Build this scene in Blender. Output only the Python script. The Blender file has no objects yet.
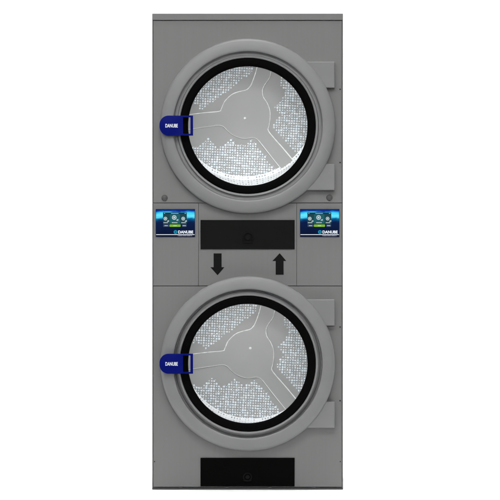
import bpy, bmesh, math, random
from mathutils import Vector, Matrix

random.seed(7)
C = bpy.context.scene.collection
SC = bpy.context.scene

# ------------------------------------------------------------------ camera, world, lamps, exposure
S = 0.0042                      # metres per photograph pixel on the cabinet front
CX, BY = 247.6, 489.6           # photograph column of the cabinet axis, row of its foot
DIST = 20.0                     # camera distance from the cabinet front
CAMX, CAMZ = (250 - CX) * S, (BY - 250) * S

cam = bpy.data.cameras.new('camera')
cam.sensor_width = 36.0
cam.lens = 36.0 * DIST / (500 * S)
cam.clip_start, cam.clip_end = 0.5, 200.0
camo = bpy.data.objects.new('camera', cam)
camo.location = (CAMX, -DIST, CAMZ)
camo.rotation_euler = (math.radians(90), 0, 0)
C.objects.link(camo)
SC.camera = camo

world = bpy.data.worlds.new('World')
SC.world = world
world.use_nodes = True
bg = world.node_tree.nodes['Background']
bg.inputs['Color'].default_value = (1.0, 1.0, 1.0, 1)
bg.inputs['Strength'].default_value = 0.52
# a white studio overhead, a dark studio floor below the horizon
_nt = world.node_tree
_tc = _nt.nodes.new('ShaderNodeTexCoord')
_sx = _nt.nodes.new('ShaderNodeSeparateXYZ')
_rp = _nt.nodes.new('ShaderNodeValToRGB')
_mr = _nt.nodes.new('ShaderNodeMapRange')
_mr.inputs['From Min'].default_value = -1.0
_nt.links.new(_tc.outputs['Generated'], _sx.inputs[0])
_nt.links.new(_sx.outputs['Z'], _mr.inputs['Value'])
_nt.links.new(_mr.outputs['Result'], _rp.inputs[0])
_rp.color_ramp.elements[0].position = 0.40
_rp.color_ramp.elements[0].color = (0.10, 0.10, 0.10, 1)
_rp.color_ramp.elements[1].position = 0.56
_rp.color_ramp.elements[1].color = (1, 1, 1, 1)
_nt.links.new(_rp.outputs['Color'], bg.inputs['Color'])


def area(name, loc, target, sx, sy, power, color=(1, 1, 1), spread=180):
    l = bpy.data.lights.new(name, 'AREA')
    l.shape = 'RECTANGLE'
    l.size, l.size_y = sx, sy
    l.energy = power
    l.spread = math.radians(spread)
    l.color = color
    o = bpy.data.objects.new(name, l)
    o.location = loc
    d = Vector(target) - Vector(loc)
    o.rotation_euler = d.to_track_quat('-Z', 'Y').to_euler()
    C.objects.link(o)
    return o


area('key_softbox', (-0.3, -3.0, 3.5), (0, 0, 1.35), 3.0, 1.2, 16.5, spread=75)
area('front_softbox', (0.3, -13.0, 3.5), (0, 0, 1.3), 2.4, 1.8, 3.4, spread=12)
area('backdrop_lamp', (0, 1.6, 6.0), (0, 2.7, 0), 6.0, 1.2, 400)
area('floor_lamp', (0, -0.55, 5.0), (0, -0.4, 0), 3.0, 0.3, 9, spread=40)

SC.view_settings.view_transform = 'Standard'
SC.view_settings.look = 'None'
SC.view_settings.exposure = 0.0
SC.view_settings.gamma = 1.0
SC.cycles.max_bounces = 10
SC.cycles.transparent_max_bounces = 16
try:
    SC.cycles.use_denoising = True
except Exception:
    pass


# ------------------------------------------------------------------ materials
def new_mat(name):
    m = bpy.data.materials.new(name)
    m.use_nodes = True
    nt = m.node_tree
    return m, nt, nt.nodes['Principled BSDF']


def plain(name, col, rough=0.5, metal=0.0, spec=0.5, bump=0.0, bscale=400.0, vary=0.0, vscale=(6, 6, 6)):
    m, nt, b = new_mat(name)
    b.inputs['Base Color'].default_value = (*col, 1)
    b.inputs['Roughness'].default_value = rough
    b.inputs['Metallic'].default_value = metal
    b.inputs['Specular IOR Level'].default_value = spec
    tc = nt.nodes.new('ShaderNodeTexCoord')
    if bump > 0:
        n = nt.nodes.new('ShaderNodeTexNoise')
        n.inputs['Scale'].default_value = bscale
        n.inputs['Detail'].default_value = 3
        nt.links.new(tc.outputs['Object'], n.inputs['Vector'])
        bp = nt.nodes.new('ShaderNodeBump')
        bp.inputs['Strength'].default_value = bump
        bp.inputs['Distance'].default_value = 0.001
        nt.links.new(n.outputs['Fac'], bp.inputs['Height'])
        nt.links.new(bp.outputs['Normal'], b.inputs['Normal'])
    if vary > 0:
        mp = nt.nodes.new('ShaderNodeMapping')
        mp.inputs['Scale'].default_value = vscale
        nt.links.new(tc.outputs['Object'], mp.inputs['Vector'])
        n = nt.nodes.new('ShaderNodeTexNoise')
        n.inputs['Scale'].default_value = 1.0
        n.inputs['Detail'].default_value = 5
        nt.links.new(mp.outputs['Vector'], n.inputs['Vector'])
        r = nt.nodes.new('ShaderNodeMapRange')
        r.inputs['From Min'].default_value = 0.3
        r.inputs['From Max'].default_value = 0.7
        r.inputs['To Min'].default_value = 1 - vary
        r.inputs['To Max'].default_value = 1 + vary
        nt.links.new(n.outputs['Fac'], r.inputs['Value'])
        mx = nt.nodes.new('ShaderNodeVectorMath')
        mx.operation = 'SCALE'
        mx.inputs[0].default_value = col
        nt.links.new(r.outputs['Result'], mx.inputs['Scale'])
        nt.links.new(mx.outputs['Vector'], b.inputs['Base Color'])
    return m


def glow(name, col, strength=1.0):
    """a lit patch of a display"""
    m, nt, b = new_mat(name)
    b.inputs['Base Color'].default_value = (0.005, 0.005, 0.006, 1)
    b.inputs['Roughness'].default_value = 0.5
    b.inputs['Specular IOR Level'].default_value = 0.1
    b.inputs['Emission Color'].default_value = (*col, 1)
    b.inputs['Emission Strength'].default_value = strength
    return m


M = {}
M['paint'] = plain('silver_grey_paint', (0.165, 0.166, 0.163), 0.55, 0.0, 0.35, 0.12, 900, 0.02, (90, 90, 1.2))
M['door_paint'] = plain('door_grey_paint', (0.193, 0.1945, 0.195), 0.5, 0.0, 0.4, 0.1, 900, 0.03, (14, 14, 14))
M['hinge_paint'] = plain('hinge_grey_paint', (0.186, 0.188, 0.187), 0.5, 0.0, 0.35, 0.1, 900, 0.03, (14, 14, 14))
M['seam'] = plain('dark_inner_steel', (0.028, 0.030, 0.034), 0.7, 0, 0.2, 0.1, 300)
M['rubber'] = plain('black_rubber', (0.0022, 0.0022, 0.0022), 0.7, 0, 0.02, 0.15, 500)
M['drawer'] = plain('black_satin_steel', (0.006, 0.006, 0.006), 0.6, 0, 0.06, 0.15, 700, 0.05, (30, 30, 30))
M['sticker'] = plain('black_vinyl', (0.005, 0.005, 0.005), 0.6, 0, 0.08, 0.05, 300)
M['plug'] = plain('dark_grey_plastic', (0.075, 0.075, 0.075), 0.55, 0, 0.3, 0.1, 300)
M['screw'] = plain('black_screw', (0.01, 0.01, 0.01), 0.5, 0, 0.3, 0.1, 300)
M['blue'] = plain('royal_blue_plastic', (0.0015, 0.005, 0.13), 0.42, 0, 0.04, 0.08, 600, 0.04, (30, 30, 30))
M['white'] = plain('white_print', (0.78, 0.82, 0.86), 0.6, 0, 0.2, 0.03, 300)
M['steel'] = plain('drum_steel', (0.31, 0.313, 0.307), 0.55, 0.0, 0.4, 0.05, 500, 0.02, (8, 8, 8))
M['lit_hole'] = plain('painted_hole_light', (0.80, 0.87, 0.92), 0.45, 0, 0.4, 0.05, 300)  # pale colour painted as light showing through the perforations
M['lit_hole_dim'] = plain('painted_hole_light_dim', (0.62, 0.68, 0.72), 0.45, 0, 0.4, 0.05, 300)  # dimmer copy, so the painted sparkle of the holes varies
M['glint_white'] = plain('painted_glint', (0.82, 0.83, 0.83), 0.35, 0, 0.5, 0.05, 300)  # white base colour paints the highlights on spider edges and hub
M['backdrop'] = plain('white_studio_paper', (0.93, 0.93, 0.93), 0.9, 0, 0.1, 0.05, 60)


def wall_mat():
    m, nt, b = new_mat('perforated_drum_steel')
    b.inputs['Roughness'].default_value = 0.5
    uv = nt.nodes.new('ShaderNodeUVMap')
    sx = nt.nodes.new('ShaderNodeSeparateXYZ')
    nt.links.new(uv.outputs['UV'], sx.inputs[0])
    sq = []
    for ax in 'XY':
        f = nt.nodes.new('ShaderNodeMath'); f.operation = 'FRACT'
        nt.links.new(sx.outputs[ax], f.inputs[0])
        s = nt.nodes.new('ShaderNodeMath'); s.operation = 'SUBTRACT'; s.inputs[1].default_value = 0.5
        nt.links.new(f.outputs[0], s.inputs[0])
        q = nt.nodes.new('ShaderNodeMath'); q.operation = 'MULTIPLY'
        nt.links.new(s.outputs[0], q.inputs[0]); nt.links.new(s.outputs[0], q.inputs[1])
        sq.append(q)
    a = nt.nodes.new('ShaderNodeMath'); a.operation = 'ADD'
    nt.links.new(sq[0].outputs[0], a.inputs[0]); nt.links.new(sq[1].outputs[0], a.inputs[1])
    l = nt.nodes.new('ShaderNodeMath'); l.operation = 'LESS_THAN'; l.inputs[1].default_value = 0.075
    nt.links.new(a.outputs[0], l.inputs[0])
    mx = nt.nodes.new('ShaderNodeMix'); mx.data_type = 'RGBA'
    mx.inputs['A'].default_value = (0.82, 0.84, 0.85, 1)
    mx.inputs['B'].default_value = (0.24, 0.26, 0.28, 1)
    fl = nt.nodes.new('ShaderNodeVectorMath'); fl.operation = 'FLOOR'
    nt.links.new(uv.outputs['UV'], fl.inputs[0])
    wn = nt.nodes.new('ShaderNodeTexWhiteNoise'); wn.noise_dimensions = '2D'
    nt.links.new(fl.outputs[0], wn.inputs['Vector'])
    ml = nt.nodes.new('ShaderNodeMath'); ml.operation = 'MULTIPLY'
    nt.links.new(l.outputs[0], ml.inputs[0]); nt.links.new(wn.outputs['Value'], ml.inputs[1])
    nt.links.new(ml.outputs[0], mx.inputs['Factor'])
    nt.links.new(mx.outputs['Result'], b.inputs['Base Color'])
    return m


M['wall'] = wall_mat()


def glass_mat():
    m = bpy.data.materials.new('door_glass')
    m.use_nodes = True
    nt = m.node_tree
    nt.nodes.clear()
    out = nt.nodes.new('ShaderNodeOutputMaterial')
    t = nt.nodes.new('ShaderNodeBsdfTransparent'); t.inputs['Color'].default_value = (0.985, 0.985, 0.985, 1)
    g = nt.nodes.new('ShaderNodeBsdfGlossy'); g.inputs['Roughness'].default_value = 0.03
    lw = nt.nodes.new('ShaderNodeFresnel'); lw.inputs['IOR'].default_value = 1.25
    mx = nt.nodes.new('ShaderNodeMixShader')
    nt.links.new(lw.outputs[0], mx.inputs[0])
    nt.links.new(t.outputs[0], mx.inputs[1]); nt.links.new(g.outputs[0], mx.inputs[2])
    nt.links.new(mx.outputs[0], out.inputs['Surface'])
    return m


M['glass'] = glass_mat()


# ------------------------------------------------------------------ helpers
def pt(px, py, y=0.0):
    """photograph pixel -> point on the plane at depth y (metres behind the cabinet front)"""
    k = 1 + y / DIST
    return Vector((CAMX + (px - 250) * S * k, y, CAMZ - (py - 250) * S * k))


def finish(name, bm, mats, parent=None, smooth=None):
    bmesh.ops.recalc_face_normals(bm, faces=bm.faces)
    me = bpy.data.meshes.new(name)
    bm.to_mesh(me)
    bm.free()
    for m in (mats if isinstance(mats, (list, tuple)) else [mats]):
        me.materials.append(m)
    o = bpy.data.objects.new(name, me)
    C.objects.link(o)
    if parent:
        o.parent = parent
    if smooth:
        for p in me.polygons:
            p.use_smooth = True
        me.set_sharp_from_angle(angle=math.radians(smooth))
    return o


def bevel_sharp(bm, w, seg=2, ang=50):
    es = [e for e in bm.edges if len(e.link_faces) == 2 and e.calc_face_angle(0) > math.radians(ang)]
    if es and w > 0:
        bmesh.ops.bevel(bm, geom=es, offset=w, segments=seg, profile=0.5, affect='EDGES', clamp_overlap=True)


def box(bm, x0, x1, y0, y1, z0, z1, bev=0.0, seg=2, mi=0):
    t = bmesh.new()
    bmesh.ops.create_cube(t, size=1.0)
    for v in t.verts:
        v.co = Vector(((x0 + x1) / 2 + v.co.x * (x1 - x0), (y0 + y1) / 2 + v.co.y * (y1 - y0), (z0 + z1) / 2 + v.co.z * (z1 - z0)))
    if bev:
        bevel_sharp(t, bev, seg)
    merge(bm, t, mi)


def merge(bm, t, mi=0):
    bmesh.ops.recalc_face_normals(t, faces=t.faces)
    me = bpy.data.meshes.new('tmp')
    for f in t.faces:
        f.material_index = mi
    t.to_mesh(me)
    t.free()
    bm.from_mesh(me)
    bpy.data.meshes.remove(me)


def pxbox(bm, px0, px1, py0, py1, y0, y1, bev=0.0, seg=2, mi=0):
    a, b = pt(px0, py1), pt(px1, py0)
    box(bm, a.x, b.x, y0, y1, a.z, b.z, bev, seg, mi)


def slab(bm, loops, y0, y1, bev=0.0, seg=2, mi=0):
    """loops of (x, z): outline first, then holes; filled and extruded from y0 (front) to y1"""
    t = bmesh.new()
    for lp in loops:
        vs = [t.verts.new((x, y0, z)) for x, z in lp]
        for i in range(len(vs)):
            t.edges.new((vs[i], vs[(i + 1) % len(vs)]))
    bmesh.ops.triangle_fill(t, edges=t.edges[:], use_beauty=True, use_dissolve=False)
    r = bmesh.ops.extrude_face_region(t, geom=t.faces[:])
    for v in [g for g in r['geom'] if isinstance(g, bmesh.types.BMVert)]:
        v.co.y = y1
    bmesh.ops.recalc_face_normals(t, faces=t.faces)
    if bev:
        bevel_sharp(t, bev, seg)
    merge(bm, t, mi)


def lathe(bm, c, prof, n=160, mi=0, closed=False):
    """revolve (radius, y) about the y axis through c"""
    t = bmesh.new()
    rings = []
    for r, y in prof:
        rings.append([t.verts.new((c.x + r * math.cos(2 * math.pi * i / n), y, c.z + r * math.sin(2 * math.pi * i / n))) for i in range(n)])
    prs = list(zip(rings, rings[1:])) + ([(rings[-1], rings[0])] if closed else [])
    for a, b in prs:
        for i in range(n):
            t.faces.new((a[i], a[(i + 1) % n], b[(i + 1) % n], b[i]))
    if not closed and prof[0][0] < 1e-4:
        pass
    merge(bm, t, mi)


def disc(bm, c, r, y0, y1, n=32, bev=0.0, mi=0, seg=2):
    slab(bm, [[(c.x + r * math.cos(2 * math.pi * i / n), c.z + r * math.sin(2 * math.pi * i / n)) for i in range(n)]], y0, y1, bev, seg, mi)


def tube(bm, pts, rads, n=8, mi=0):
    t = bmesh.new()
    rings = []
    for i, p in enumerate(pts):
        d = (pts[min(i + 1, len(pts) - 1)] - pts[max(i - 1, 0)]).normalized()
        u = Vector((0, 1, 0))
        w = d.cross(u).normalized()
        rings.append([t.verts.new(p + (u * math.cos(2 * math.pi * k / n) + w * math.sin(2 * math.pi * k / n)) * rads[i]) for k in range(n)])
    for a, b in zip(rings, rings[1:]):
        for k in range(n):
            t.faces.new((a[k], a[(k + 1) % n], b[(k + 1) % n], b[k]))
    t.faces.new(rings[0]); t.faces.new(rings[-1])
    merge(bm, t, mi)


def spline(ps, sub=6):
    out = []
    n = len(ps)
    for i in range(n - 1):
        p0, p1, p2, p3 = [Vector(ps[max(0, min(n - 1, j))]) for j in (i - 1, i, i + 1, i + 2)]
        for k in range(sub):
            t = k / sub
            out.append(0.5 * ((2 * p1) + (p2 - p0) * t + (2 * p0 - 5 * p1 + 4 * p2 - p3) * t * t + (3 * p1 - p0 - 3 * p2 + p3) * t ** 3))
    out.append(Vector(ps[-1]))
    return out


def text_bm(bm, s, x0, x1, z0, z1, y, weight=0.0, mi=0, depth=0.0006):
    """lettering stretched into the box x0..x1, z0..z1 at depth y"""
    cu = bpy.data.curves.new('lettering', 'FONT')
    cu.body = s
    cu.offset = weight
    cu.extrude = 0.01
    cu.resolution_u = 3
    o = bpy.data.objects.new('lettering', cu)
    C.objects.link(o)
    dg = bpy.context.evaluated_depsgraph_get()
    me = bpy.data.meshes.new_from_object(o.evaluated_get(dg))
    bpy.data.objects.remove(o)
    xs = [v.co.x for v in me.vertices]; ys = [v.co.y for v in me.vertices]; zs = [v.co.z for v in me.vertices]
    t = bmesh.new()
    t.from_mesh(me)
    bpy.data.meshes.remove(me)
    for v in t.verts:
        a = (v.co.x - min(xs)) / (max(xs) - min(xs)); b = (v.co.y - min(ys)) / (max(ys) - min(ys))
        d = (v.co.z - min(zs)) / (max(zs) - min(zs))
        v.co = Vector((x0 + a * (x1 - x0), y - d * depth, z0 + b * (z1 - z0)))
    merge(bm, t, mi)


# ------------------------------------------------------------------ the setting: a white paper sweep
def build_sweep():
    bm = bmesh.new()
    prof = [(-1.0, 0.0), (2.2, 0.0)]
    for i in range(1, 17):
        a = math.pi / 2 * i / 16
        prof.append((2.2 + 1.6 * math.sin(a), 1.6 - 1.6 * math.cos(a)))
    prof.append((3.8, 7.0))
    rows = [[bm.verts.new((x, y, z)) for x in (-4, -2, 0, 2, 4)] for y, z in prof]
    for a, b in zip(rows, rows[1:]):
        for i in range(4):
            bm.faces.new((a[i], a[i + 1], b[i + 1], b[i]))
    o = finish('backdrop', bm, M['backdrop'], smooth=60)
    o['kind'] = 'structure'
    return o


build_sweep()

# ------------------------------------------------------------------ the dryer
root = bpy.data.objects.new('stacked_dryer', None)
root.empty_display_size = 0.3
C.objects.link(root)
root['label'] = 'tall silver grey double stacked tumble dryer with two round glass doors on white'
root['category'] = 'tumble dryer'

L, R_, T, B = 152.2, 343.0, 13.6, 489.6
DEEP = 1.05
DOORS = [Vector((247.8, 126.1)), Vector((247.8, 363.5))]
HOLE = 0.292


def part(name, bm, mat, parent=root, smooth=None):
    return finish(name, bm, mat, parent, smooth)


# shell: two sides, back, top, floor plate, and a dark liner behind the seams
bm = bmesh.new()
lx, rx, tz, bz = pt(L, B).x, pt(R_, B).x, pt(L, T).z, 0.0
box(bm, lx, lx + 0.0034, -0.002, DEEP, 0.004, tz - 0.002, 0.001)
box(bm, rx - 0.0034, rx, -0.002, DEEP, 0.004, tz - 0.002, 0.001)
box(bm, lx + 0.0034, rx - 0.0034, DEEP - 0.004, DEEP, 0.012, tz - 0.002)
box(bm, lx + 0.0034, rx - 0.0034, 0.03, DEEP - 0.004, tz - 0.006, tz - 0.003)
part('cabinet', bm, M['paint'])

bm = bmesh.new()
cs = [pt(d.x, d.y) for d in DOORS]
mid = pt(0, 244.8).z
for c, z0, z1 in ((cs[0], mid, tz - 0.008), (cs[1], 0.02, mid)):
    n = 96
    slab(bm, [[(lx + 0.0036, z0), (rx - 0.0036, z0), (rx - 0.0036, z1), (lx + 0.0036, z1)],
              [(c.x + HOLE * math.cos(2 * math.pi * i / n), c.z + HOLE * math.sin(2 * math.pi * i / n)) for i in range(n)]], 0.021, 0.026)
part('inner_frame', bm, M['seam'])


def panel(name, px0, px1, py0, py1, hole=None, bev=0.0016, gap=(0, 0, 0, 0), mat='paint', y0=0.0, y1=0.02):
    a, b = pt(px0, py1), pt(px1, py0)
    x0, x1, z0, z1 = a.x + gap[0], b.x - gap[1], a.z + gap[2], b.z - gap[3]
    loops = [[(x0, z0), (x1, z0), (x1, z1), (x0, z1)]]
    if hole is not None:
        n = 96
        loops.append([(hole.x + HOLE * math.cos(2 * math.pi * i / n), hole.z + HOLE * math.sin(2 * math.pi * i / n)) for i in range(n)])
    bm = bmesh.new()
    slab(bm, loops, y0, y1, bev, 2)
    return part(name, bm, M[mat])


e = 0.0042                                     # side margin where the side wall's edge shows
panel('top_cap', L, R_, T, 20.15, gap=(0, 0, 0.0, 0), y0=-0.004, y1=0.03)
panel('front_panel', L, R_, 20.8, 202.8, cs[0], gap=(e, e, 0.0, 0.0))
panel('front_panel', L, R_, 286.3, 487.0, cs[1], gap=(e, e, 0.0, 0.0))
panel('control_panel', L, 198.4, 203.25, 285.75, gap=(e, 0, 0, 0), bev=0.0009)
panel('control_panel', 296.78, R_, 203.25, 285.75, gap=(0, e, 0, 0), bev=0.0009)
panel('centre_panel', 198.62, 296.55, 203.25, 285.75, bev=0.0009)
# base rail with two little levelling tabs
bm = bmesh.new()
pxbox(bm, L, R_, 487.6, B, -0.003, 0.03, 0.0015)
for px in (180.5, 227, 270, 314):
    pxbox(bm, px - 1.6, px + 1.6, 486.7, 487.9, -0.0045, 0.0, 0.0006)
part('base_rail', bm, plain('dark_grey_base_paint', (0.05, 0.05, 0.05), 0.6, 0, 0.3, 0.1, 500))

# black lint drawers with a round latch
for (x0, x1, y0, y1, lc, lr, mat, lab) in ((200.5, 294.6, 220.0, 249.2, (248.0, 237.6), 6.0, 'drawer', 'black drawer front between the two doors'),
                                           (200.5, 294.6, 457.8, 486.4, (247.5, 477.0), 4.6, 'rubber', 'deep black drawer front under the lower door')):
    bm = bmesh.new()
    pxbox(bm, x0, x1, y0, y1, -0.006, 0.0, 0.0016, 2)
    d = part('lint_drawer', bm, M[mat])
    d['label'] = lab
    bm = bmesh.new()
    c = pt(*lc)
    r = lr * S
    lathe(bm, c, [(r, -0.0055), (r, -0.0085), (r * 0.9, -0.0105), (r * 0.78, -0.0105), (r * 0.7, -0.0085), (r * 0.66, -0.0068)], 48)
    lathe(bm, c, [(r * 0.5, -0.0055), (r * 0.5, -0.010), (r * 0.42, -0.0125), (r * 0.12, -0.013), (0.0006, -0.013)], 40)
    slab(bm, [[(c.x - r * 0.9, c.z - r * 0.62), (c.x + r * 0.9, c.z - r * 0.62), (c.x + r * 0.75, c.z - r * 0.9), (c.x - r * 0.75, c.z - r * 0.9)]], -0.0125, -0.0055, 0.0008)
    l = part('latch', bm, M['drawer'], d, 40)

# arrow stickers
def arrow(pts):
    bm = bmesh.new()
    slab(bm, [[(pt(*p).x, pt(*p).z) for p in pts]], -0.0012, 0.0)
    return part('arrow_sticker', bm, M['sticker'])


arrow([(213.6, 253.4), (221.6, 253.4), (221.6, 267.2), (224.4, 267.2), (217.6, 275.2), (210.4, 267.2), (213.6, 267.2)])['label'] = 'black arrow pointing down'
arrow([(279.7, 253.2), (286.3, 261.0), (283.6, 261.0), (283.6, 274.7), (275.7, 274.7), (275.7, 261.0), (272.4, 261.0)])['label'] = 'black arrow pointing up'

# plugs and screws
for px, py in ((164.6, 198.0), (329.4, 197.6)):
    bm = bmesh.new()
    r = 3.1 * S
    lathe(bm, pt(px, py), [(r, 0.0), (r, -0.004), (r * 0.85, -0.0075), (r * 0.5, -0.009), (0.0005, -0.0094)], 32)
    part('bumper_plug', bm, M['plug'], smooth=50)
for px, py, r in ((340.1, 89.3, 0.8), (340.1, 162.5, 0.8), (340.1, 327.0, 0.8), (340.1, 400.7, 0.8), (340.3, 461.6, 0.62), (154.6, 461.6, 0.62)):
    bm = bmesh.new()
    disc(bm, pt(px, py), r * S, -0.0016, 0.0, 16, 0.0006)
    part('screw', bm, M['screw'])

# ------------------------------------------------------------------ touch screens
def screen_picture():
    m, nt, b = new_mat('display_picture')
    b.inputs['Base Color'].default_value = (0.004, 0.004, 0.006, 1)
    b.inputs['Roughness'].default_value = 0.5
    b.inputs['Specular IOR Level'].default_value = 0.0
    uv = nt.nodes.new('ShaderNodeUVMap')
    sp = nt.nodes.new('ShaderNodeSeparateXYZ')
    nt.links.new(uv.outputs['UV'], sp.inputs[0])

    def math_(op, a, b_=None, c=None):
        n = nt.nodes.new('ShaderNodeMath'); n.operation = op
        for i, v in enumerate((a, b_, c)):
            if v is None:
                continue
            if isinstance(v, (int, float)):
                n.inputs[i].default_value = v
            else:
                nt.links.new(v, n.inputs[i])
        return n.outputs[0]
    u, v = sp.outputs['X'], sp.outputs['Y']           # v runs down
    um = math_('SUBTRACT', u, 0.5)
    dip = math_('MULTIPLY', math_('SUBTRACT', 0.25, math_('MULTIPLY', um, um)), 0.42)
    ripple = math_('MULTIPLY', math_('SINE', math_('MULTIPLY', u, 9.0)), 0.025)
    nz = nt.nodes.new('ShaderNodeTexNoise')
    nz.inputs['Scale'].default_value = 3.2
    nz.inputs['Detail'].default_value = 2
    mp = nt.nodes.new('ShaderNodeMapping')
    mp.inputs['Scale'].default_value = (1.0, 2.2, 1.0)
    nt.links.new(uv.outputs['UV'], mp.inputs['Vector'])
    nt.links.new(mp.outputs['Vector'], nz.inputs['Vector'])
    ripple = math_('ADD', ripple, math_('MULTIPLY', math_('SUBTRACT', nz.outputs['Fac'], 0.5), 0.22))
    w = math_('SUBTRACT', math_('ADD', v, ripple), math_('MULTIPLY', dip, -0.35))
    ramp = nt.nodes.new('ShaderNodeValToRGB')
    el = ramp.color_ramp.elements
    el[0].position = 0.0; el[0].color = (0.0, 0.012, 0.16, 1)
    el[1].position = 1.0; el[1].color = (0.0, 0.004, 0.028, 1)
    for p, c in ((0.075, (0.0, 0.03, 0.3, 1)), (0.125, (0.0, 0.33, 0.75, 1)), (0.165, (0.05, 0.62, 0.9, 1)), (0.25, (0.14, 0.82, 0.98, 1)),
                 (0.33, (0.06, 0.6, 0.88, 1)), (0.365, (0.0, 0.16, 0.36, 1)), (0.43, (0.0, 0.045, 0.15, 1)), (0.5, (0.0, 0.010, 0.06, 1))):
        k = el.new(p); k.color = c
    nt.links.new(w, ramp.inputs[0])
    nt.links.new(ramp.outputs['Color'], b.inputs['Emission Color'])
    b.inputs['Emission Strength'].default_value = 1.0
    return m


M['picture'] = screen_picture()
M['ui'] = glow('display_teal', (0.0, 0.045, 0.06))
M['ui_mid'] = glow('display_teal_bright', (0.0, 0.10, 0.12))
M['ui_dark'] = glow('display_teal_dark', (0.002, 0.02, 0.03))
M['icon'] = glow('display_icon_white', (0.55, 0.66, 0.70))
M['grey_btn'] = glow('display_button_grey', (0.035, 0.055, 0.10))
M['green_btn'] = glow('display_button_green', (0.20, 0.46, 0.004))
M['logo'] = glow('display_logo_blue', (0.0, 0.25, 0.45))
M['word'] = glow('display_white', (0.86, 0.92, 1.0))
M['faint'] = glow('display_grey_line', (0.33, 0.38, 0.5))
M['bezel'] = plain('dark_navy_bezel', (0.004, 0.006, 0.02), 0.5, 0, 0.2, 0.05, 300)


def touch_screen(px0, px1, py0, py1, lab):
    bm = bmesh.new()
    a, b = pt(px0, py1), pt(px1, py0)
    W, H = b.x - a.x, b.z - a.z
    box(bm, a.x, b.x, -0.005, 0.0, a.z, b.z, 0.0012)
    scr = part('touch_screen', bm, M['bezel'])
    scr['label'] = lab
    bd = 0.0016

    def q(u, v):
        return (a.x + u * W, b.z - v * H)

    def rect(bm, u0, u1, v0, v1, y, mi=0, rnd=0.0):
        (x0, z1), (x1, z0) = q(u0, v0), q(u1, v1)
        if rnd:
            lp = []
            for cx, cz, s in ((x1 - rnd, z1 - rnd, 0), (x0 + rnd, z1 - rnd, 90), (x0 + rnd, z0 + rnd, 180), (x1 - rnd, z0 + rnd, 270)):
                for k in range(5):
                    an = math.radians(s + k * 22.5)
                    lp.append((cx + rnd * math.cos(an), cz + rnd * math.sin(an)))
        else:
            lp = [(x0, z0), (x1, z0), (x1, z1), (x0, z1)]
        slab(bm, [lp], y - 0.0004, y, 0, 2, mi)
    # lit picture
    bm = bmesh.new()
    n = 24
    uvl = bm.loops.layers.uv.new('UVMap')
    vs = [[bm.verts.new((a.x + bd + (W - 2 * bd) * i / n, -0.0054, b.z - bd - (H - 2 * bd) * j / n)) for i in range(n + 1)] for j in range(n + 1)]
    for j in range(n):
        for i in range(n):
            f = bm.faces.new((vs[j + 1][i], vs[j + 1][i + 1], vs[j][i + 1], vs[j][i]))
            for lp, (uu, vv) in zip(f.loops, ((i, j + 1), (i + 1, j + 1), (i + 1, j), (i, j))):
                lp[uvl].uv = (uu / n, vv / n)
    part('display', bm, M['picture'], scr)
    # menu window
    bm = bmesh.new()
    rect(bm, 0.186, 0.793, 0.125, 0.545, -0.0057, 0)
    rect(bm, 0.186, 0.793, 0.125, 0.185, -0.0062, 2)
    rect(bm, 0.36, 0.62, 0.19, 0.53, -0.0062, 1)
    rect(bm, 0.39, 0.58, 0.145, 0.17, -0.0067, 3)
    rect(bm, 0.21, 0.24, 0.145, 0.17, -0.0067, 3)
    rect(bm, 0.735, 0.775, 0.145, 0.17, -0.0067, 3)
    part('menu_window', bm, [M['ui'], M['ui_mid'], M['ui_dark'], M['faint']], scr)
    # programme symbols with a short caption under each
    for u, v, r in ((0.247, 0.345, 0.046), (0.472, 0.305, 0.058), (0.700, 0.345, 0.046)):
        bm = bmesh.new()
        x, z = q(u, v)
        rr = r * W
        k = 24
        circ = lambda f: [(x + rr * f * math.cos(2 * math.pi * i / k), z + rr * f * math.sin(2 * math.pi * i / k)) for i in range(k)]
        slab(bm, [circ(1.0), circ(0.66)], -0.0072, -0.0066)
        slab(bm, [circ(0.42)], -0.0072, -0.0066)
        for s in range(3):
            uu = u + r * 1.0 + s * 0.017
            rect(bm, uu, uu + 0.012, v + 0.075 - 0.01 * s, v + 0.115, -0.0068)
        for s in range(5):
            w_ = r * 0.34
            uu = u - r * 1.0 + s * r * 0.5
            rect(bm, uu, uu + w_, 0.475, 0.505, -0.0068)
        part('menu_icon', bm, M['icon'], scr)
    for u0, u1, mt, lab2 in ((0.19, 0.345, 'grey_btn', None), (0.352, 0.635, 'green_btn', 'green button'), (0.665, 0.79, 'grey_btn', None)):
        bm = bmesh.new()
        rect(bm, u0, u1, 0.555, 0.64, -0.0062, 0, 0.003)
        um = (u0 + u1) / 2
        for s in range(3):
            rect(bm, um - 0.04 + s * 0.028, um - 0.018 + s * 0.028, 0.585, 0.61, -0.0066, 1)
        o = part('menu_button', bm, [M[mt], M['icon']], scr)
        if lab2:
            o['label'] = lab2
    # maker's logo, its rule and the small strap line
    bm = bmesh.new()
    x, z = q(0.505, 0.825)
    rr = 0.048 * W
    k = 24
    slab(bm, [[(x + rr * math.cos(2 * math.pi * i / k), z + rr * math.sin(2 * math.pi * i / k)) for i in range(k)]], -0.0060, -0.0055, 0, 2, 0)
    slab(bm, [[(x + rr * 0.5 * math.cos(2 * math.pi * i / k), z + rr * 0.5 * math.sin(2 * math.pi * i / k)) for i in range(k)]], -0.0064, -0.0060, 0, 2, 1)
    (x0, z1), (x1, z0) = q(0.572, 0.772), q(0.955, 0.878)
    text_bm(bm, 'DANUBE', x0, x1, z0, z1, -0.0056, 0.035, 2)
    rect(bm, 0.012, 0.988, 0.908, 0.930, -0.0056, 2)
    for s in range(14):
        uu = 0.565 + s * 0.026
        rect(bm, uu, uu + (0.02 if s % 4 else 0.012), 0.945, 0.968, -0.0056, 3)
    part('logo_print', bm, [M['logo'], M['ui_mid'], M['word'], M['faint']], scr)


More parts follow.
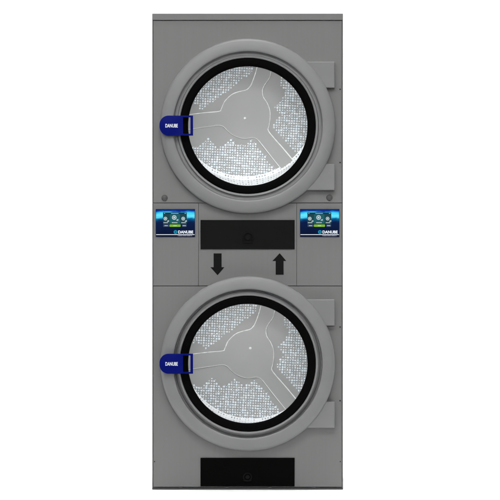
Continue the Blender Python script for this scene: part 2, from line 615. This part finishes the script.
touch_screen(155.7, 195.0, 209.0, 236.9, 'left touch screen with blue lit picture')
touch_screen(300.0, 339.4, 209.0, 236.9, 'right touch screen with blue lit picture')

# ------------------------------------------------------------------ doors
def door(c2, lab, dark_top):
    c = pt(c2.x, c2.y)
    bm = bmesh.new()
    prof = [(87.3, -2), (87.3, -24), (87.0, -31), (86.2, -37), (84.8, -41.5), (82.5, -44.5), (79.5, -46), (76.2, -46.5), (75.0, -46), (74.6, -44.5), (74.4, -38),
            (74.0, -27), (73.4, -24), (72.3, -23), (71.0, -24), (70.5, -27.5), (70.2, -34), (69.9, -35.5), (68.6, -35.5), (68.1, -34), (67.5, -22), (67.5, -2)]
    if dark_top:                                  # the lower door's groove is cut deeper
        prof[10:16] = [(74.3, -36), (74.1, -20), (73.6, -15), (73.0, -15), (72.5, -20), (71.6, -27.5)]
    lathe(bm, c, [(r * S, y / 1000) for r, y in prof], 256, closed=True)
    d = part('door', bm, M['door_paint'], smooth=40)
    d['label'] = lab
    bm = bmesh.new()
    prof = [(67.7, -20), (67.6, -31), (67.0, -34.5), (65.5, -36), (62.5, -36), (60.6, -34), (59.8, -30), (59.6, -20), (59.6, 0)]
    lathe(bm, c, [(r * S, y / 1000) for r, y in prof] + [(67.7 * S, 0.0)], 256, closed=True)
    part('gasket', bm, M['rubber'], d, 40)
    bm = bmesh.new()
    disc(bm, c, 59.9 * S, -0.018, -0.013, 128)
    part('glass', bm, M['glass'], d)
    # two hinge plates running out from under the ring
    for s in (-1, 1):
        bm = bmesh.new()
        yy0, yy1 = c2.y + s * 64.2, c2.y + s * 37.9
        py0, py1 = min(yy0, yy1), max(yy0, yy1)
        ins = 60.5 if s < 0 else 60.5
        dy0, dy1 = py0 - c2.y, py1 - c2.y
        # the inner edge follows the ring
        arc = []
        for k in range(13):
            dy = dy1 + (dy0 - dy1) * k / 12
            arc.append((c2.x + math.sqrt(85.8 ** 2 - dy * dy), c2.y + dy))
        lp = [(334.6, py0), (334.6, py1)] + arc
        slab(bm, [[(pt(*p).x, pt(*p).z) for p in lp]], -0.030, -0.0005, 0.004, 3)
        part('hinge', bm, M['hinge_paint'], d)
    # blue loop handle with the maker's name
    y0 = c2.y - 10.1
    y1 = c2.y + 9.8
    x0, x1, rad = 159.8, 193.2, 9.0
    out = [(x1, y0), (x1, y1)]
    for cx, cy, st in ((x0 + rad, y1 - rad, 90), (x0 + rad, y0 + rad, 180)):
        for k in range(13):
            an = math.radians(st + k * 7.5)
            out.append((cx + rad * math.cos(an), cy + rad * math.sin(an)))
    win = [(183.2, y0 + 1.7), (190.6, y0 + 1.7), (190.6, y1 - 1.7), (183.2, y1 - 1.7)]
    bm = bmesh.new()
    slab(bm, [[(pt(*p).x, pt(*p).z) for p in out], [(pt(*p).x, pt(*p).z) for p in win]], -0.068, -0.046, 0.0038, 3)
    # foot joining the handle to the ring, and the outer grip bar's lip
    body = [(181.5, y0 + 2), (181.5, y1 - 2)] + [(max(p[0], 161.5), min(max(p[1], y0 + 2), y1 - 2)) for p in out[2:]]
    slab(bm, [[(pt(*p).x, pt(*p).z) for p in ((165, y0 + 2.5), (172, y0 + 2.5), (172, y1 - 2.5), (165, y1 - 2.5))]], -0.0505, -0.038)
    a, b = pt(165.7, c2.y + 1.85), pt(178.0, c2.y - 1.85)
    text_bm(bm, 'DANUBE', a.x, b.x, a.z, b.z, -0.0679, 0.022, 1)
    part('handle', bm, [M['blue'], M['white']], d, 40)
    return d


door(DOORS[0], 'upper round door', False)
door(DOORS[1], 'lower round door', True)

# ------------------------------------------------------------------ drums
A = [(181.5, 115.2), (189.5, 114.5), (204, 112.7), (219.0, 111.3), (221.2, 108.8), (224.8, 101.2), (231.8, 94.5), (238.8, 91.7), (246.0, 89.9), (249.2, 87.4), (251.6, 83.6), (255.3, 73.5), (257.4, 65.5), (259.5, 58)]
Bc = [(274.5, 60), (271.4, 70.2), (269.5, 77.7), (264.9, 84.4), (262.5, 90.0), (263.2, 96.6), (267.2, 103.0), (269.9, 110.6), (270.0, 119), (269.0, 125.5), (268.2, 130.2), (273, 136.8), (282.1, 147.2), (293.3, 160.6), (299, 167.5)]
Cc = [(289, 178), (281.4, 169.0), (271.8, 157.3), (262.7, 145.6), (257.2, 139.2), (252.5, 137.6), (246, 138.6), (240.2, 137.9), (233.2, 135.2), (227.8, 131.0), (223.4, 126.6), (218.5, 125.3), (208, 126.7), (194, 128.7), (182, 130.5)]
ZONES = [
    [(186, 104), (193, 102.5), (197, 105.2), (201.5, 110.4), (205.5, 106.2), (209, 104.8), (214, 100.8), (219, 98.0), (224, 93.6), (229, 90.4), (233, 86.4), (239, 82.4), (244, 78.2), (248.5, 76.0), (252.8, 70.5), (254, 60), (225, 50), (190, 70)],
    [(282, 75), (279, 82.8), (285.2, 92.8), (280, 101.5), (273.4, 107.2), (280.3, 115.2), (272.0, 125.2), (275, 130.6), (283, 138), (291.5, 148.5), (298.0, 156.5), (315, 150), (315, 90), (300, 75)],
    [(186, 146), (191, 145.5), (196.5, 147.6), (201, 144.4), (208, 137.6), (214.3, 145.4), (218.5, 147.6), (224.8, 145.0), (231.2, 139.0), (237.6, 145.0), (242.3, 146.2), (251.3, 139.6), (257, 145.6), (262.5, 153.2), (268.8, 161.8), (274.5, 169.5), (278, 176), (260, 185), (210, 185), (186, 165)],
]


def inside(p, poly):
    r = False
    j = len(poly) - 1
    for i in range(len(poly)):
        a, b = poly[i], poly[j]
        if (a[1] > p[1]) != (b[1] > p[1]) and p[0] < (b[0] - a[0]) * (p[1] - a[1]) / (b[1] - a[1]) + a[0]:
            r = not r
        j = i
    return r


DB = 0.42                                   # depth of the drum's back wall


def drum(c2, off, cen, rback, glint, lamp):
    """off: shift of the traced back wall; cen: its centre (pixels); rback: its radius (pixels)"""
    cf = pt(c2.x, c2.y)
    Y = DB
    k = 1 + Y / DIST
    cb = pt(cen[0], cen[1], Y)
    rf, rb = 67.0 * S, rback * S * k
    # wall: from behind the door, flaring to the front rim, then back to the rear wall, which sits a little higher
    bm = bmesh.new()
    uvl = bm.loops.layers.uv.new('UVMap')
    n, m = 180, 40
    rows = []
    rows.append([bm.verts.new((cf.x + rf * 0.94 * math.cos(2 * math.pi * i / n), -0.004, cf.z + rf * 0.94 * math.sin(2 * math.pi * i / n))) for i in range(n)])
    for j in range(m + 1):
        t = j / m
        c = cf.lerp(cb, t)
        r = rf + (rb - rf) * t
        y = 0.03 + (Y - 0.03) * t
        if t > 0.9:                               # rolled corner into the rear wall
            a_ = (t - 0.9) / 0.1 * math.pi / 2
            r -= 0.016 * (1 - math.cos(a_))
            y = Y - 0.1 * (Y - 0.03) * (1 - math.sin(a_)) - 0.0002
        rows.append([bm.verts.new((c.x + r * math.cos(2 * math.pi * i / n), y, c.z + r * math.sin(2 * math.pi * i / n))) for i in range(n)])
    for j in range(len(rows) - 1):
        for i in range(n):
            f = bm.faces.new((rows[j][i], rows[j][(i + 1) % n], rows[j + 1][(i + 1) % n], rows[j + 1][i]))
            for lp, (ii, jj) in zip(f.loops, ((i, j), (i + 1, j), (i + 1, j + 1), (i, j + 1))):
                lp[uvl].uv = (ii / n * 158.0, (jj - 1) / m * 6.7 if (jj - 1) / m <= 0.9 else 6.03 + ((jj - 1) / m - 0.9) * 20)
    d = finish('drum', bm, M['wall'], root, 40)
    # rear wall; pale raised discs paint the light in its rows of holes
    bm = bmesh.new()
    disc(bm, cb, rb + 0.002, Y, Y + 0.004, 128, 0, 0)
    th = math.radians(3.0)
    pitch = 2.5
    t = bmesh.new()
    for a in range(-34, 35):
        for b in range(-34, 35):
            px = 247 + pitch * (a * math.cos(th) - b * math.sin(th)) + random.gauss(0, 0.1)
            py = 116 + pitch * (a * math.sin(th) + b * math.cos(th)) + random.gauss(0, 0.1)
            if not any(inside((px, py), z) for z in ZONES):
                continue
            p = pt(px + off[0], py + off[1], Y)
            if (Vector((p.x, p.z)) - Vector((cb.x, cb.z))).length > rb - 0.0155:
                continue
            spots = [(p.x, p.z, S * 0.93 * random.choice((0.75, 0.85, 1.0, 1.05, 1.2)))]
            if random.random() < 0.22:  # tiny extra discs painted as glints between the holes
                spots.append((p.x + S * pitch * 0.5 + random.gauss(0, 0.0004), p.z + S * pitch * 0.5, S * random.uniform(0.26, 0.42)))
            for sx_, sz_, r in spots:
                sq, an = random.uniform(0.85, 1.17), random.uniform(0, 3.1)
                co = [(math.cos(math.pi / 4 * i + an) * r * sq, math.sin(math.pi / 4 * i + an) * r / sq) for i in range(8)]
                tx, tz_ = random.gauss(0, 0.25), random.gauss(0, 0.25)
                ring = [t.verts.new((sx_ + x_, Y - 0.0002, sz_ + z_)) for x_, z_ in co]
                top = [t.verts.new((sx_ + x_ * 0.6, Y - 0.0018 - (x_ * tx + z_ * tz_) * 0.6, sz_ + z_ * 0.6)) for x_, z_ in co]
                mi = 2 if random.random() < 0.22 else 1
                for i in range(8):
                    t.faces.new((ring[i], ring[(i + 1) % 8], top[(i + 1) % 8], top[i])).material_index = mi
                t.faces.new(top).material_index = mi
    tm = bpy.data.meshes.new('tmp')
    t.to_mesh(tm)
    t.free()
    bm.from_mesh(tm)
    bpy.data.meshes.remove(tm)
    finish('rear_wall', bm, [M['steel'], M['lit_hole'], M['lit_hole_dim']], d)
    # three-armed raised spider; white tubes are added as its painted edge highlights
    sh = lambda ps: [(p[0] + off[0], p[1] + off[1]) for p in ps]
    la, lb, lc = [spline(sh(ps), 5) for ps in (A, Bc, Cc)]
    bm = bmesh.new()
    yb = Y - 0.004

    def clampr(p):
        q = pt(p[0], p[1], yb)
        v = Vector((q.x - cb.x, q.z - cb.z))
        if v.length > rb - 0.004:
            v = v.normalized() * (rb - 0.004)
        return (cb.x + v.x, cb.z + v.y)
    slab(bm, [[clampr(p) for p in la + lb + lc]], yb, Y - 0.0003)
    finish('spider', bm, M['steel'], d)
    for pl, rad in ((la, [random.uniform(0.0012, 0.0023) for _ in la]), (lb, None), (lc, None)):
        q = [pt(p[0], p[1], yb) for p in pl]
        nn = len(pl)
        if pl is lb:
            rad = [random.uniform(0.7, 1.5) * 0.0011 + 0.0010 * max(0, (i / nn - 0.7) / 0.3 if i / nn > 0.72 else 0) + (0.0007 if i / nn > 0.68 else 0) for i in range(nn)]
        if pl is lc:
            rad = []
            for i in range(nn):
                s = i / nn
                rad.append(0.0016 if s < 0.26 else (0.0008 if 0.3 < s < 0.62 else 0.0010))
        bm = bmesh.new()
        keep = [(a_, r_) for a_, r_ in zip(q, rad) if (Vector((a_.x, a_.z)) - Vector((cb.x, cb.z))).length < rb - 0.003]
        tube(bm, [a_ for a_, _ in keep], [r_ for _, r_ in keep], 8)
        finish('edge_glint', bm, M['glint_white'], d, 60)
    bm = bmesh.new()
    p = pt(glint[0], glint[1], yb)
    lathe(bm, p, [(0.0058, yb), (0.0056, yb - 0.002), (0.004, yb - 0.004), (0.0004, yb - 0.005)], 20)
    finish('hub_glint', bm, M['glint_white'], d, 60)  # white stud shaped as a painted specular highlight on the hub
    # the machine's own drum lamp, behind the top of the door frame
    l = bpy.data.lights.new('drum_lamp', 'AREA')
    l.shape = 'RECTANGLE'
    l.size, l.size_y = 0.30, 0.05
    l.energy = lamp
    l.color = (1.0, 0.985, 0.97)
    o = bpy.data.objects.new('drum_lamp', l)
    o.location = (cf.x, 0.045, cf.z + 0.252)
    o.rotation_euler = (Vector((cf.x, 0.30, cf.z - 0.24)) - Vector(o.location)).to_track_quat('-Z', 'Y').to_euler()
    C.objects.link(o)
    o.parent = root
    return d


drum(DOORS[0], (0, 0), (245.2, 106.0), 74.0, (244.9, 118.2), 1.35)
drum(DOORS[1], (3.6, 239.5), (251.4, 348.6), 73.5, (250.3, 348.2), 1.4)
